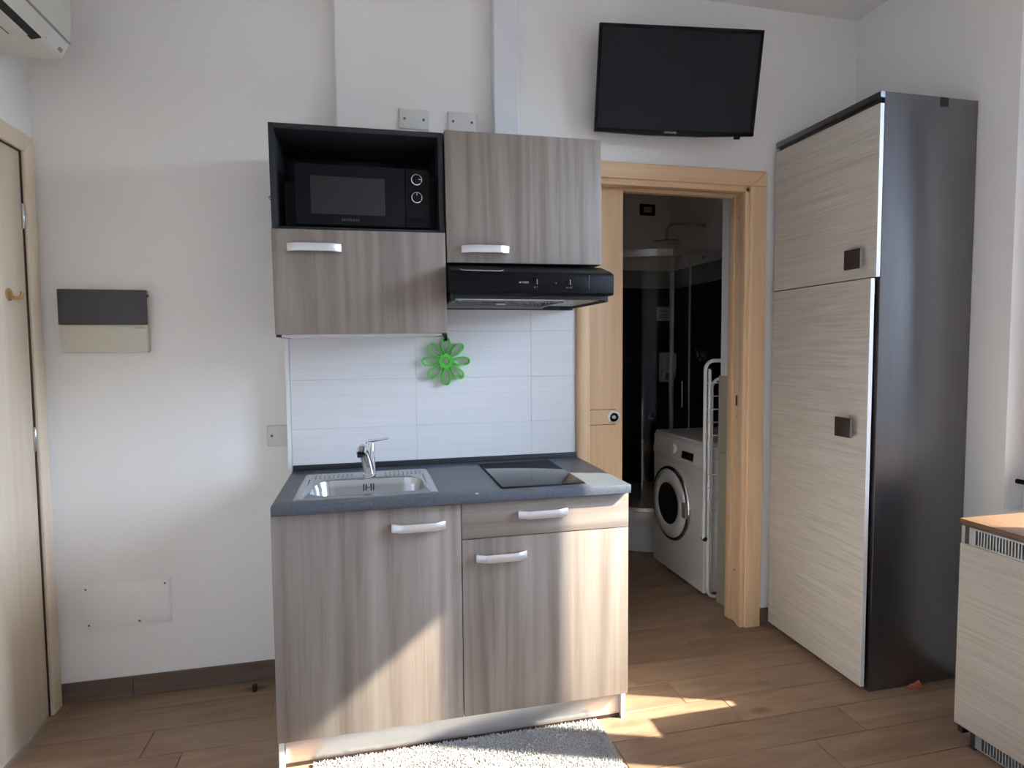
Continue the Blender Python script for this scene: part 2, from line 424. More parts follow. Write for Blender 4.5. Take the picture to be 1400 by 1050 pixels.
h = MB().box(2.69, 2.705, -.885, -.855, .80, .90)
h.tube([(2.70, -.87, .852), (2.668, -.87, .852), (2.660, -.862, .852), (2.660, -.803, .851)], .009, 10)
obj('window_handle', h, M['black_matt'], w1)
w2 = window('fill_window', FILL_WIN, [(-4.07, -3.33, -4.155, -3.245)], .22, 2.60)  # unseen window, added to brighten the room
# unseen overhang added to keep the high sun off the upper panes
struct('sun_cutoff_slab', MB().box(XR+WT, 3.60, -7, 2, 2.936, 3.10), M['wall'])
# paving outside that throws light back in
struct('outside_ground', MB().box(2.9, 40, -30, 30, -.35, -.30), M['outside'])
struct('low_sky_block', MB().box(25, 36, -45, 30, -.30, 3.9), M['sky_block'])  # unseen mass added to block the low sky at the horizon

# bathroom beyond the doorway
BX, BY = 2.73, 2.0
struct('wall_bathroom_far', MB().box(.9, BX+.1, BY, BY+.1, 0, H), M['bath_paint'])
struct('wall_bathroom_right', MB().box(BX, BX+.1, .12, BY, 0, H), M['bath_paint'])
struct('wall_bathroom_left', MB().box(.9, 1.0, .12, BY, 0, H), M['bath_paint'])
def bath_tiles(name, fn, a, b, step):
    """dark tiles up to 1.83 m and a grey border row, laid piece by piece"""
    base = struct(name, fn(a, b, 0, 1.972, 0, .004), M['dark_slot'])
    x = b
    while x > a+1e-6:
        x0 = max(a, x-step)
        for z0, z1 in ((0, .61), (.61, 1.22), (1.22, 1.83)):
            obj('tile', fn(x0+.001, x-.001, z0+.001, z1-.001, 0, .010), M['bath_dark'], base)
        obj('border_tile', fn(x0+.001, x-.001, 1.831, 1.971, 0, .011), M['bath_band'], base)
        x = x0
bath_tiles('trim_3', lambda a, b, z0, z1, d0, d1: MB().box(a, b, BY-d1, BY-d0, z0, z1), 1.0, BX, .45)
bath_tiles('trim_4', lambda a, b, z0, z1, d0, d1: MB().box(BX-d1, BX-d0, a, b, z0, z1), .30, BY-.011, .45)
stub = struct('wall_partition', MB().box(2.10, BX, .12, .29, 0, H), M['wall'])
for z0, z1 in ((0, .405), (.405, .81), (.81, 1.212)):
    obj('tile', MB().box(2.09, 2.10, .121, .292, z0+.001, z1-.001), M['beige_tile'], stub, bev=.0015, seg=1)

# doorway lining, casings and the sliding door
t5 = struct('trim_5', MB().box(2.052, 2.135, -.022, 0, 0, DZ).prism([(2.052, DZ), (2.135, DZ), (2.135, DZ+.07)], 'y', -.022, 0), M['beech'], bev=.004, seg=3)
obj('casing_step', MB().box(2.030, 2.054, -.012, .018, 0, DZ-.005), M['beech'], t5, bev=.003)
jm = MB()
jm.box(2.036, 2.0525, .018, .036, 0, DZ-.02); jm.box(2.044, 2.0525, .036, .085, 0, DZ-.02); jm.box(2.036, 2.0525, .085, .13, 0, DZ-.02)
obj('jamb', jm, M['beech'], t5, bev=.002)
obj('strike_slot', MB().box(2.0425, 2.0445, .052, .066, 1.075, 1.125), M['brown_knob'], t5)
for z in (.26, 1.02, 1.98):
    obj('screw', MB().lathe([(.004, -.0008), (.004, .0008)], (2.0437, .060, z), 'x', 10), M['screw'], t5)
t6 = struct('trim_6', MB().prism([(DX0-.07, DZ+.07), (2.1345, DZ+.07), (2.0515, DZ), (DX0, DZ)], 'y', -.022, 0), M['beech_x'], bev=.004, seg=3)
hm = MB(); hm.box(DX0, 2.052, -.012, .036, DZ-.026, DZ+.001); hm.box(DX0, 2.052, .09, .13, DZ-.026, DZ)
obj('head_lining', hm, M['beech_x'], t6, bev=.003)
t7 = struct('trim_7', MB().prism([(1.1985, 0), (1.1985, -.012), (1.206, -.020), (1.222, -.024), (1.246, -.024), (1.260, -.018), (1.264, -.004), (1.264, .032), (1.2625, .032), (1.2625, 0)], 'z', 0, DZ), M['beech'], smooth=60)
d2 = struct('door_2', MB().box(.62, 1.443, .046, .080, .012, DZ-.012), M['beech'], bev=.002)
for z in (1.008, 1.078):
    obj('groove_line', MB().box(1.262, 1.408, .0452, .0465, z-.0012, z+.0012), M['brown_knob'], d2)
lk = obj('lock', MB().lathe([(.031, 0), (.031, -.004), (.027, -.0055), (.021, -.0055), (.019, -.001), (.019, 0)], (1.400, .046, 1.041), 'y', 28), M['satin'], d2)
obj('lock_centre', MB().lathe([(.010, 0), (.010, -.004), (.007, -.005), (.007, -.008)], (1.400, .0462, 1.041), 'y', 20), M['steel'], lk)

# skirting of the recessed part of the back wall, in tile lengths
bb = struct('baseboard_back', MB().box(XL, -.016, YREC-.004, YREC, 0, .078), M['grout'])
for x0, x1 in ((XL+.001, -.628), (-.626, -.057), (-.055, -.017)):
    obj('skirting_tile', MB().box(x0, x1, YREC-.012, YREC-.003, .001, .08), M['skirting'], bb, bev=.0015, seg=1)
bs = struct('baseboard_right', MB().box(2.137, 2.63, -.012, 0, .0005, .08), M['skirting'])

# ------------------------------------------------------------------ kitchen: base cabinets
DD = -.569                       # plane of the door fronts
def bow_handle(xc, zc, y, parent, w_=.178, h_=.027, d=.030):
    a = w_/2
    outer = [(-a, 0), (-a, -.010), (-a+.004, -.014), (-a+.030, -d+.002), (-a+.042, -d), (a-.042, -d), (a-.030, -d+.002), (a-.004, -.014), (a, -.010), (a, 0)]
    inner = [(a-.010, 0), (a-.010, -.007), (a-.034, -d+.006), (a-.044, -d+.0045), (-a+.044, -d+.0045), (-a+.034, -d+.006), (-a+.010, -.007), (-a+.010, 0)]
    mb = MB().prism([(xc+p, y+q) for p, q in outer+inner], 'z', zc-h_/2, zc+h_/2)
    return obj('handle', mb, M['satin'], parent, bev=.0012, smooth=50)

def base_cabinet(x0, x1, label, sides):
    c = thing('base_cabinet', ((x0+x1)/2, -.3, 0), label, 'cabinet', 'base cabinets of the kitchenette')
    s = MB()
    if 'l' in sides: s.box(x0, x0+.016, -.55, -.02, 0, .846)
    else: s.box(x0, x0+.016, -.55, -.02, .104, .846)
    if 'r' in sides: s.box(x1-.016, x1, -.55, -.02, 0, .846)
    else: s.box(x1-.016, x1, -.55, -.02, .104, .846)
    s.box(x0+.016, x1-.016, -.55, -.02, .104, .120); s.box(x0+.016, x1-.016, -.026, -.02, .12, .846)
    s.box(x0+.016, x1-.016, -.55, -.53, .80, .846)
    obj('carcass', s, M['white_edge'], c)
    return c
cab1 = base_cabinet(-.003, .5975, 'grey elm sink base cabinet with one tall door, left end of kitchenette', 'l')
dr = obj('door', MB().box(-.004, .5965, DD, -.551, .104, .842), M['door_grey'], cab1, bev=.0012)
bow_handle(.455, .779, DD, dr)
cab2 = base_cabinet(.5985, 1.199, 'grey elm base cabinet with top drawer and low door, under black hob', 'r')
df = obj('drawer', MB().box(.5995, 1.2005, DD, -.551, .7215, .842), M['drawer_grey'], cab2, bev=.0012)
bow_handle(.881, .795, DD, df)
dr = obj('door', MB().box(.5995, 1.2005, DD, -.551, .104, .7185), M['door_grey'], cab2, bev=.0012)
bow_handle(.733, .655, DD, dr)
pl = obj('plinth', MB().box(.0145, 1.1815, -.535, -.519, .012, .1035), M['satin'], None, bev=.001, loc=(.6, -.527, 0))
tag(pl, 'long brushed metal plinth board under the base cabinet doors', 'plinth')
obj('seal_strip', MB().box(.0145, 1.1815, -.536, -.518, 0, .012), M['brown_knob'], pl)

# worktop with sink cut-out
cx0, cx1, cy0, cy1, zc0, zc1 = .082, .512, -.512, -.150, .848, .878
wt = thing('worktop', (.6, -.3, .848), 'dark slate grey worktop holding the sink and the hob', 'worktop')
bm_ = MB()
outer = rr(0, 1.2, -.592, -.0005, .002, zc1, 1); 
def slab():
    mb = MB(); X = [0, cx0, cx1, 1.2]; Y = [-.592, cy0, cy1, -.0005]
    vs = {}
    def vid(i, j, k):
        if (i, j, k) not in vs: vs[(i, j, k)] = len(mb.v); mb.v.append((X[i], Y[j], (zc0, zc1)[k]))
        return vs[(i, j, k)]
    for i in range(3):
        for j in range(3):
            if (i, j) == (1, 1): continue
            mb.f.append(tuple(vid(*t) for t in ((i, j, 1), (i+1, j, 1), (i+1, j+1, 1), (i, j+1, 1))))
            mb.f.append(tuple(vid(*t) for t in ((i, j, 0), (i, j+1, 0), (i+1, j+1, 0), (i+1, j, 0))))
    def wall(p, q): mb.f.append((vid(*p, 0), vid(*q, 0), vid(*q, 1), vid(*p, 1)))
    for i in range(3): wall((i, 0), (i+1, 0)); wall((i+1, 3), (i, 3))
    for j in range(3): wall((0, j+1), (0, j)); wall((3, j), (3, j+1))
    wall((1, 1), (1, 2)); wall((1, 2), (2, 2)); wall((2, 2), (2, 1)); wall((2, 1), (1, 1))
    return mb
obj('board', slab(), M['counter'], wt, bev=.002)
obj('upstand', MB().prism([(-.0065, zc1+.0002), (-.020, zc1+.0002), (-.017, zc1+.019), (-.0065, zc1+.021)], 'x', .002, 1.197), M['anthracite'], wt, bev=.001)
obj('joint_clip', MB().lathe([(.006, 0), (.006, .0015), (.003, .002)], (.648, -.586, zc1), 'z', 10), M['white'], wt)

# inset sink
sk = thing('sink', (.293, -.33, .878), 'square stainless steel sink set into the left of the worktop', 'sink')
zt = zc1
K = 6
L0 = rr(.058, .527, -.542, -.118, .012, zt+.0004, K); L1 = rr(.060, .525, -.540, -.120, .012, zt+.0038, K)
L2 = rr(.072, .513, -.528, -.131, .014, zt+.0040, K); L3 = rr(.078, .507, -.522, -.137, .016, zt+.0018, K)
L4 = rr(.098, .495, -.492, -.228, .075, zt+.0014, K); L5 = rr(.102, .491, -.488, -.232, .073, zt-.004, K)
obj('rim', MB().loops([L0, L1, L2, L3, L4, L5]), M['steel'], sk, smooth=60)
B = [L5, rr(.108, .485, -.482, -.238, .07, zt-.03, K), rr(.116, .477, -.474, -.246, .068, zt-.125, K), rr(.130, .463, -.460, -.260, .06, zt-.143, K), rr(.16, .433, -.43, -.29, .05, zt-.147, K)]
obj('bowl', MB().loops(B, cap1=True), M['steel'], sk, smooth=60)
obj('drain', MB().lathe([(.042, 0), (.042, .003), (.030, .0035), (.028, -.002)], (.296, -.36, zt-.146), 'z', 24), M['chrome'], sk)
ov = MB()
for i in (-2, -1, 1, 2): ov.box(.296+i*.009-.002, .296+i*.009+.002, -.2415, -.2385, zt-.045, zt-.020)
of = obj('overflow', ov, M['dark_slot'], sk)
obj('overflow_screw', MB().lathe([(.005, 0), (.005, -.002), (.002, -.003)], (.296, -.2405, zt-.031), 'y', 12), M['chrome'], of)
rb = MB()
for xa, xb in ((.105, .235), (.36, .49)):
    for i in range(9):
        x = xa+(xb-xa)*i/8
        rb.prism([(x-.005, zt+.0015), (x, zt+.0045), (x+.005, zt+.0015)], 'y', -.205, -.150)
obj('drain_ribs', rb, M['steel'], sk)['kind'] = 'stuff'
for x in (.084, .500):
    obj('side_ridge', MB().prism([(x-.0025, zt+.0015), (x, zt+.0045), (x+.0025, zt+.0015)], 'y', -.49, -.22), M['chrome'], sk)

fa = thing('faucet', (.300, -.172, .8795), 'chrome single lever mixer tap standing behind the sink bowl', 'tap')
obj('base', MB().lathe([(.026, 0), (.026, .004), (.022, .007)], (.300, -.172, .8798), 'z', 28), M['chrome'], fa)
obj('body', MB().lathe([(.019, 0), (.016, .03), (.0125, .06), (.0125, .110), (.011, .113)], (.309, -.168, .8868), 'z', 28), M['chrome'], fa, smooth=60)
obj('spout', MB().tube([(.300, -.178, .890), (.295, -.192, .920), (.287, -.214, .958), (.281, -.232, .983), (.277, -.247, .993), (.273, -.262, .990), (.271, -.272, .978)], [.020, .020, .019, .0185, .018, .0175, .0165], 18), M['chrome'], fa, smooth=60)
obj('aerator', MB().lathe([(.0135, 0), (.0135, .008)], (.2708, -.274, .966), 'z', 18), M['dark_slot'], fa)
obj('lever', MB().prism([(.288, .998), (.300, 1.006), (.316, 1.006), (.372, 1.0145), (.376, 1.0185), (.370, 1.021), (.318, 1.015), (.296, 1.016), (.286, 1.008)], 'y', -.181, -.163), M['chrome'], fa, bev=.002)

# hob
hb = thing('hob', (.897, -.315, .878), 'flat black ceramic glass hob set flush into the right of the worktop', 'hob')
obj('frame', MB().box(.744, 1.050, -.540, -.090, zc1+.0003, zc1+.003), M['dark_slot'], hb, bev=.001)
obj('glass_plate', MB().box(.747, 1.047, -.537, -.093, zc1+.003, zc1+.006), M['glass_black'], hb, bev=.0015)

# ------------------------------------------------------------------ wall units
TILT = R(-.5)
c = thing('wall_cabinet', (.2925, -.17, 1.417), 'dark open niche over grey elm flap door, left wall unit', 'cabinet', 'wall units over the worktop')
s = MB()
x0, x1, y0 = -.002, .5865, -.343
s.box(x0, x0+.018, y0, 0-.001, 1.409, 2.131); s.box(x1-.018, x1, y0, -.001, 1.409, 2.131)
s.box(x0+.018, x1-.018, y0, -.001, 2.113, 2.131); s.box(x0+.018, x1-.018, y0, -.001, 1.770, 1.786)
s.box(x0+.018, x1-.018, -.006, -.001, 1.425, 2.113)
obj('carcass', s, M['anthracite'], c, bev=.0008)
obj('bottom_panel', MB().box(x0+.018, x1-.018, y0+.004, -.006, 1.409, 1.425), M['white_edge'], c)
fl = obj('flap_door', MB().box(x0, x1-.001, -.362, -.344, 1.417, 1.774), M['door_grey'], c, bev=.0012)
bow_handle(.136, 1.712, -.362, fl)
c.rotation_euler.y = TILT

mw = thing('microwave', (.30, -.18, 1.787), 'black microwave oven inside the open niche of left wall unit', 'microwave')
obj('body', MB().box(.070, .535, -.300, -.03, 1.797, 2.010), M['black_matt'], mw, bev=.004)
obj('side_trim', MB().box(.030, .069, -.255, -.235, 1.79, 1.955), M['black_soft'], mw)
obj('side_trim', MB().box(.536, .560, -.255, -.235, 1.79, 2.0), M['black_soft'], mw)
md = obj('door', MB().box(.072, .446, -.318, -.301, 1.799, 2.008), M['black_soft'], mw, bev=.003)
obj('window', MB().box(.122, .375, -.3195, -.3175, 1.836, 1.966), M['mw_window'], md, bev=.001)
text('SAMSUNG', .0135, M['print_dim'], mw, (.255, -.3185, 1.818), (PI/2, 0, 0))
cp = obj('control_panel', MB().box(.448, .533, -.318, -.301, 1.799, 2.008), M['black'], mw, bev=.003)
obj('door_button', MB().box(.454, .527, -.3195, -.318, 1.803, 1.832), M['black_soft'], cp, bev=.001)
for z, ang in ((1.968, 0), (1.905, 90)):
    k = obj('knob', MB().lathe([(.017, 0), (.017, -.012), (.0145, -.014), (.005, -.0145)], (.487, -.318, z), 'y', 28), M['black_soft'], cp)
    obj('knob_ring', MB().lathe([(.0195, 0), (.0195, -.009), (.0165, -.010), (.0165, -.006)], (.487, -.3182, z), 'y', 28, cap=False), M['chrome'], k)
    dx, dz = math.cos(R(ang)), math.sin(R(ang))
    obj('pointer', MB().tube([(.487+dx*.006, -.3328, z+dz*.006), (.487+dx*.0155, -.3322, z+dz*.0155)], .0012, 6), M['print_light'], k)
for x in (.1, .5):
    obj('foot', MB().lathe([(.012, -.0085), (.012, 0)], (x, -.27, 1.797), 'z', 12), M['rubber'], mw)

c = thing('wall_cabinet', (.884, -.17, 1.675), 'grey elm single door wall unit above the black extractor hood', 'cabinet', 'wall units over the worktop')
s = MB()
x0, x1 = .5885, 1.1795
s.box(x0, x0+.016, -.343, -.001, 1.675, 2.141); s.box(x1-.016, x1, -.343, -.001, 1.675, 2.141)
s.box(x0+.016, x1-.016, -.343, -.001, 2.125, 2.141); s.box(x0+.016, x1-.016, -.343, -.001, 1.675, 1.691); s.box(x0+.016, x1-.016, -.006, -.001, 1.691, 2.125)
obj('carcass', s, M['anthracite'], c)
d = obj('door', MB().box(x0, x1, -.362, -.344, 1.675, 2.141), M['door_grey'], c, bev=.0012)
bow_handle(.728, 1.722, -.362, d)
c.rotation_euler.y = TILT

# extractor hood
hd = thing('extractor_hood', (.884, -.2, 1.53), 'slim black extractor hood under the right wall unit', 'hood')
prof = [(-.001, 1.668), (-.345, 1.668), (-.440, 1.640), (-.462, 1.630), (-.466, 1.622), (-.466, 1.560), (-.461, 1.554), (-.430, 1.552), (-.430, 1.562), (-.001, 1.562)]
obj('housing', MB().prism(prof, 'x', .5885, 1.186), M['black_soft'], hd, bev=.002)
obj('rear_lip', MB().box(.5925, 1.182, -.012, -.001, 1.526, 1.562).box(.5925, .606, -.42, -.012, 1.532, 1.562).box(1.168, 1.182, -.42, -.012, 1.532, 1.562).box(.606, 1.168, -.428, -.418, 1.538, 1.562), M['anthracite'], hd, bev=.001)
obj('lamp_cover', MB().box(.622, 1.035, -.415, -.345, 1.540, 1.548), M['lamp_cover'], hd, bev=.002)
obj('panel', MB().box(1.04, 1.166, -.415, -.06, 1.540, 1.546), M['steel_filter'], hd)
fp = obj('filter_frame', MB().box(.607, 1.036, -.343, -.328, 1.538, 1.552).box(.607, 1.036, -.05, -.035, 1.530, 1.552).box(.607, .622, -.328, -.05, 1.534, 1.552).box(1.021, 1.036, -.328, -.05, 1.534, 1.552), M['steel_filter'], hd)
fm = MB().box(.622, 1.021, -.328, -.05, 1.548, 1.552)
for i in range(34):
    x = .60+i*.0145
    a, b_ = x, x+.09
    a0 = max(a, .622); b0 = min(b_, 1.021)
    if b0-a0 < .01: continue
    ya = -.328+.278*(a0-a)/.09; yb = -.328+.278*(b0-a)/.09
    fm.tube([(a0, ya, 1.544), (b0, yb, 1.544)], .0038, 6)
fo = obj('filter_mesh', fm, M['steel_filter'], fp); fo['kind'] = 'stuff'
obj('filter_latch', MB().box(.80, .84, -.20, -.185, 1.534, 1.541), M['satin'], fp, bev=.002)
obj('lamp_clip', MB().tube([(.612, -.40, 1.539), (.635, -.36, 1.539), (.640, -.33, 1.539)], .003, 6), M['satin'], hd)
obj('side_clip', MB().box(1.160, 1.184, -.40, -.36, 1.535, 1.554), M['black_soft'], hd, bev=.003)
ct = obj('control_strip', MB().box(.795, 1.09, -.4675, -.4655, 1.566, 1.614), M['black'], hd, bev=.0006)
for x in (.893, 1.016):
    obj('slider', MB().box(x-.009, x+.009, -.472, -.4675, 1.590, 1.604), M['black'], ct, bev=.001)
    obj('slider_mark', MB().box(x-.0008, x+.0008, -.4725, -.4718, 1.588, 1.606), M['print_light'], ct)
obj('indicator', MB().lathe([(.0018, 0), (.0018, -.0006)], (.964, -.4675, 1.5935), 'y', 10), M['print_light'], ct)
obj('brand_mark', MB().box(.8285, .8335, -.4680, -.4674, 1.5915, 1.5965), M['print_light'], ct)
text('FABER', .0098, M['print_light'], hd, (.850, -.4677, 1.594), (PI/2, 0, 0))
text('0  1', .008, M['print_light'], hd, (.889, -.4677, 1.578), (PI/2, 0, 0))
text('0 1 2 3', .008, M['print_light'], hd, (1.013, -.4677, 1.578), (PI/2, 0, 0))
gl = MB().tube([(.622, -.4500, 1.638), (.635, -.4560, 1.634), (.70, -.4570, 1.6335), (.76, -.4565, 1.6335), (.775, -.4510, 1.637)], .0022, 8)
obj('grip_recess', gl, M['grey_mid'], hd)
obj('end_seam', MB().box(1.0895, 1.0905, -.4672, -.4655, 1.575, 1.625), M['grey_mid'], hd)

# ------------------------------------------------------------------ things on the walls round the kitchen
def blank_plate(x0, x1, z0, z1, y, label, screws):
    p = thing('blank_plate', ((x0+x1)/2, y, (z0+z1)/2), label, 'wall plate', 'blank wall plates')
    obj('cover', MB().box(x0, x1, y-.010, y, z0, z1), M['plate'], p, bev=.004, seg=3)
    for sx in screws:
        obj('screw', MB().lathe([(.0055, 0), (.0055, -.0008), (.002, -.0012)], (sx, y-.0101, (z0+z1)/2), 'y', 12), M['screw'], p)
blank_plate(.446, .566, 2.254, 2.335, 0, 'blank white plate with two screws above the microwave niche', (.468, .545))
blank_plate(.644, .766, 2.258, 2.338, 0, 'blank white plate with two screws beside the boxed pipe', (.666, .744))
blank_plate(-.101, -.0175, .972, 1.056, YREC, 'blank white plate half hidden beside the splashback edge', (-.083,))
nl = obj('picture_hook', MB().tube([(-.063, YREC, 1.972), (-.063, YREC-.012, 1.974), (-.066, YREC-.016, 1.966), (-.060, YREC-.018, 1.958), (-.056, YREC-.016, 1.966)], .0018, 6), M['gold_screw'], None, loc=(-.063, YREC, 1.966))
tag(nl, 'tiny bent nail in the wall left of the microwave niche', 'hook')

fb = thing('fuse_box', (-.655, YREC, 1.475), 'cream fuse box with dark grey lid on the wall by the door', 'fuse box')
obj('body', MB().box(-.806, -.515, YREC-.030, YREC, 1.358, 1.595), M['cream'], fb, bev=.005, seg=3)
obj('lid', MB().box(-.810, -.512, YREC-.042, YREC-.028, 1.462, 1.594), M['lid'], fb, bev=.004, seg=3)
obj('catch', MB().box(-.512, -.508, YREC-.036, YREC-.026, 1.567, 1.576), M['lid'], fb)
text('bticino', .013, M['print_grey'], fb, (-.541, YREC-.0302, 1.452), (PI/2, 0, 0))
ap = thing('access_panel', (-.64, YREC, .37), 'painted white access panel low on the wall left of kitchenette', 'panel')
obj('frame', MB().prism([(-.798, .284), (-.480, .284), (-.480, .462), (-.798, .462)], 'y', YREC-.004, YREC), M['wall'], ap, bev=.002)
obj('cover', MB().box(-.792, -.486, YREC-.007, YREC-.004, .290, .456), M['wall'], ap, bev=.002)
for x, z in ((-.778, .443), (-.772, .300), (-.595, .300), (-.50, .443)):
    obj('screw', MB().lathe([(.004, 0), (.004, -.0008)], (x, YREC-.0071, z), 'y', 10), M['screw'], ap)

# green flower trivet on its hook
hk = thing('wall_hook', (.621, -.001, 1.405), 'small dark hook on the tiles under the left wall unit', 'hook')
obj('pad', MB().box(.609, .633, -.006, -.0005, 1.392, 1.428), M['brown_knob'], hk, bev=.003)
obj('prong', MB().tube([(.621, -.005, 1.402), (.621, -.026, 1.400), (.621, -.031, 1.404), (.621, -.032, 1.412)], .0035, 8), M['black_matt'], hk)
fw_ = thing('flower_trivet', (.621, -.020, 1.310), 'bright green eight petal flower trivet hanging on the white tiles', 'trivet')
obj('ring', MB().lathe([(.0155, -.007), (.030, -.007), (.031, -.005), (.031, .005), (.030, .007), (.0155, .007), (.0145, .005), (.0145, -.005), (.0155, -.007)], (.621, -.020, 1.310), 'y', 32, cap=False), M['green'], fw_)
for k in range(8):
    a = PI/2+k*PI/4; L_ = .101
    ca, sa = math.cos(a), math.sin(a)
    def strip(wid, r0, r1, th, dp):
        n = 26; out = []; inn = []
        for i in range(n):
            t = 2*PI*i/n; u = (r0+r1)/2+(r1-r0)/2*math.cos(t); v = wid*math.sin(t)*(1+.25*math.cos(t))
            u2 = (r0+r1)/2+((r1-r0)/2-th)*math.cos(t); v2 = (wid-th)*math.sin(t)*(1+.25*math.cos(t))
            out.append((u, v)); inn.append((u2, v2))
        P = lambda uv, y: (.621+uv[0]*ca-uv[1]*sa, y, 1.310+uv[0]*sa+uv[1]*ca)
        lo = [[P(q, -.020-dp) for q in out], [P(q, -.020+dp) for q in out], [P(q, -.020+dp) for q in inn], [P(q, -.020-dp) for q in inn], [P(q, -.020-dp) for q in out]]
        return MB().loops(lo)
    obj('petal', strip(.0190, .027, L_, .0050, .010), M['green_pale' if k % 2 else 'green'], fw_, smooth=50)

# television on its bracket
tv = thing('television', (1.607, -.156, 2.482), 'black flat television tilted forward on the wall above bathroom doorway', 'television')
TW, TH = .70, .42
cxx, cyy, czz = 1.607, -.156, 2.482
obj('shell', MB().box(cxx-.33, cxx+.33, cyy+.012, cyy+.040, czz-.19, czz+.19), M['black_matt'], tv, bev=.012, seg=3)
bz = MB(); t = .014
bz.box(cxx-TW/2, cxx+TW/2, cyy, cyy+.02, czz+TH/2-t, czz+TH/2)
bz.prism([(cxx-TW/2, czz-TH/2+.018), (cxx-TW/2, czz-TH/2+.003), (cxx-.12, czz-TH/2-.006), (cxx+.12, czz-TH/2-.006), (cxx+TW/2, czz-TH/2+.003), (cxx+TW/2, czz-TH/2+.018)], 'y', cyy, cyy+.02)
bz.box(cxx-TW/2, cxx-TW/2+t, cyy, cyy+.02, czz-TH/2+.018, czz+TH/2-t); bz.box(cxx+TW/2-t, cxx+TW/2, cyy, cyy+.02, czz-TH/2+.018, czz+TH/2-t)
obj('bezel', bz, M['black'], tv, bev=.0015)
obj('screen', MB().box(cxx-TW/2+t, cxx+TW/2-t, cyy+.004, cyy+.012, czz-TH/2+.018, czz+TH/2-t), M['screen'], tv)
obj('sensor', MB().box(cxx+.268, cxx+.292, cyy+.002, cyy+.018, czz-TH/2-.010, czz-TH/2+.003), M['black_matt'], tv, bev=.002)
text('SAMSUNG', .0115, M['print_light'], tv, (cxx-.020, cyy-.0004, czz-TH/2+.0065), (PI/2, 0, 0))
tv.rotation_euler = (Matrix.Rotation(R(-9.08), 3, 'Z') @ Matrix.Rotation(R(10.54), 3, 'X') @ Matrix.Rotation(R(.84), 3, 'Y')).to_euler()
tb = thing('television_bracket', (1.62, -.05, 2.50), 'dark wall bracket hidden behind the television', 'bracket')
obj('wall_plate', MB().box(1.56, 1.68, -.006, 0, 2.42, 2.58), M['black_matt'], tb, bev=.002)
obj('arm', MB().tube([(1.62, -.004, 2.50), (1.62, -.06, 2.50), (1.615, -.108, 2.490)], .012, 10), M['black_matt'], tb)

# air conditioner over the entrance door
ac = thing('air_conditioner', (XL, -.54, 2.35), 'cream wall air conditioner above the entrance door, top left corner', 'air conditioner')
ya, yb_ = -.943, -.143
prof = [(XL, 2.352), (-.735, 2.350), (-.700, 2.353), (-.686, 2.357), (-.660, 2.408), (-.654, 2.470), (-.654, 2.600), (-.680, 2.640), (XL, 2.645)]
obj('housing', MB().prism(prof, 'y', ya, yb_), M['ac_body'], ac, bev=.006, seg=3)
obj('front_panel', MB().prism([(-.6605, 2.412), (-.6525, 2.470), (-.6525, 2.600), (-.660, 2.600), (-.663, 2.47), (-.668, 2.412)], 'y', ya+.003, yb_-.012), M['ac_body'], ac, bev=.001)
obj('panel_seam', MB().prism([(-.6595, 2.4030), (-.6568, 2.4085), (-.665, 2.411), (-.668, 2.405)], 'y', ya, yb_-.006), M['vent'], ac)
obj('grille_slot', MB().box(-.662, -.6518, ya+.06, yb_-.05, 2.5265, 2.531), M['black_matt'], ac)
obj('outlet', MB().prism([(-.712, 2.3495), (-.6835, 2.3575), (-.6855, 2.364), (-.714, 2.356)], 'y', ya+.05, yb_-.145), M['dark_slot'], ac)
fv = obj('flap', MB().prism([(-.757, 2.3462), (-.707, 2.3485), (-.707, 2.3505), (-.757, 2.3502)], 'y', ya+.05, yb_-.175), M['ac_body'], ac, bev=.0008)
obj('flap_gap', MB().box(-.7635, -.7605, ya+.05, yb_-.17, 2.3492, 2.3503).box(-.83, -.826, ya+.05, yb_-.16, 2.351, 2.3522), M['black_matt'], ac)
dp = obj('display', MB().prism([(-.6822, 2.3655), (-.6652, 2.3995), (-.6635, 2.3985), (-.6805, 2.3645)], 'y', yb_-.125, yb_-.012), M['white'], ac)
obj('receiver', MB().prism([(-.6808, 2.3665), (-.6750, 2.3775), (-.6738, 2.377), (-.6796, 2.366)], 'y', yb_-.05, yb_-.025), M['grey_mid'], dp)
obj('lamp_marks', MB().prism([(-.6745, 2.379), (-.6720, 2.384), (-.6712, 2.3835), (-.6737, 2.3785)], 'y', yb_-.085, yb_-.06), M['grey_mid'], dp)

# coat hook on the entrance door
ch = thing('coat_hook', (XL, -.137, 1.555), 'brass coloured hook screwed to the entrance door', 'hook')
obj('plate', MB().lathe([(.022, 0), (.022, .004), (.016, .007)], (XL-.006, -.137, 1.560), 'x', 24), M['brass'], ch)
obj('prong', MB().tube([(XL, -.137, 1.553), (XL+.016, -.137, 1.546), (XL+.030, -.137, 1.548), (XL+.036, -.137, 1.560), (XL+.037, -.137, 1.570)], [.007, .007, .0065, .006, .006], 10), M['brass'], ch)

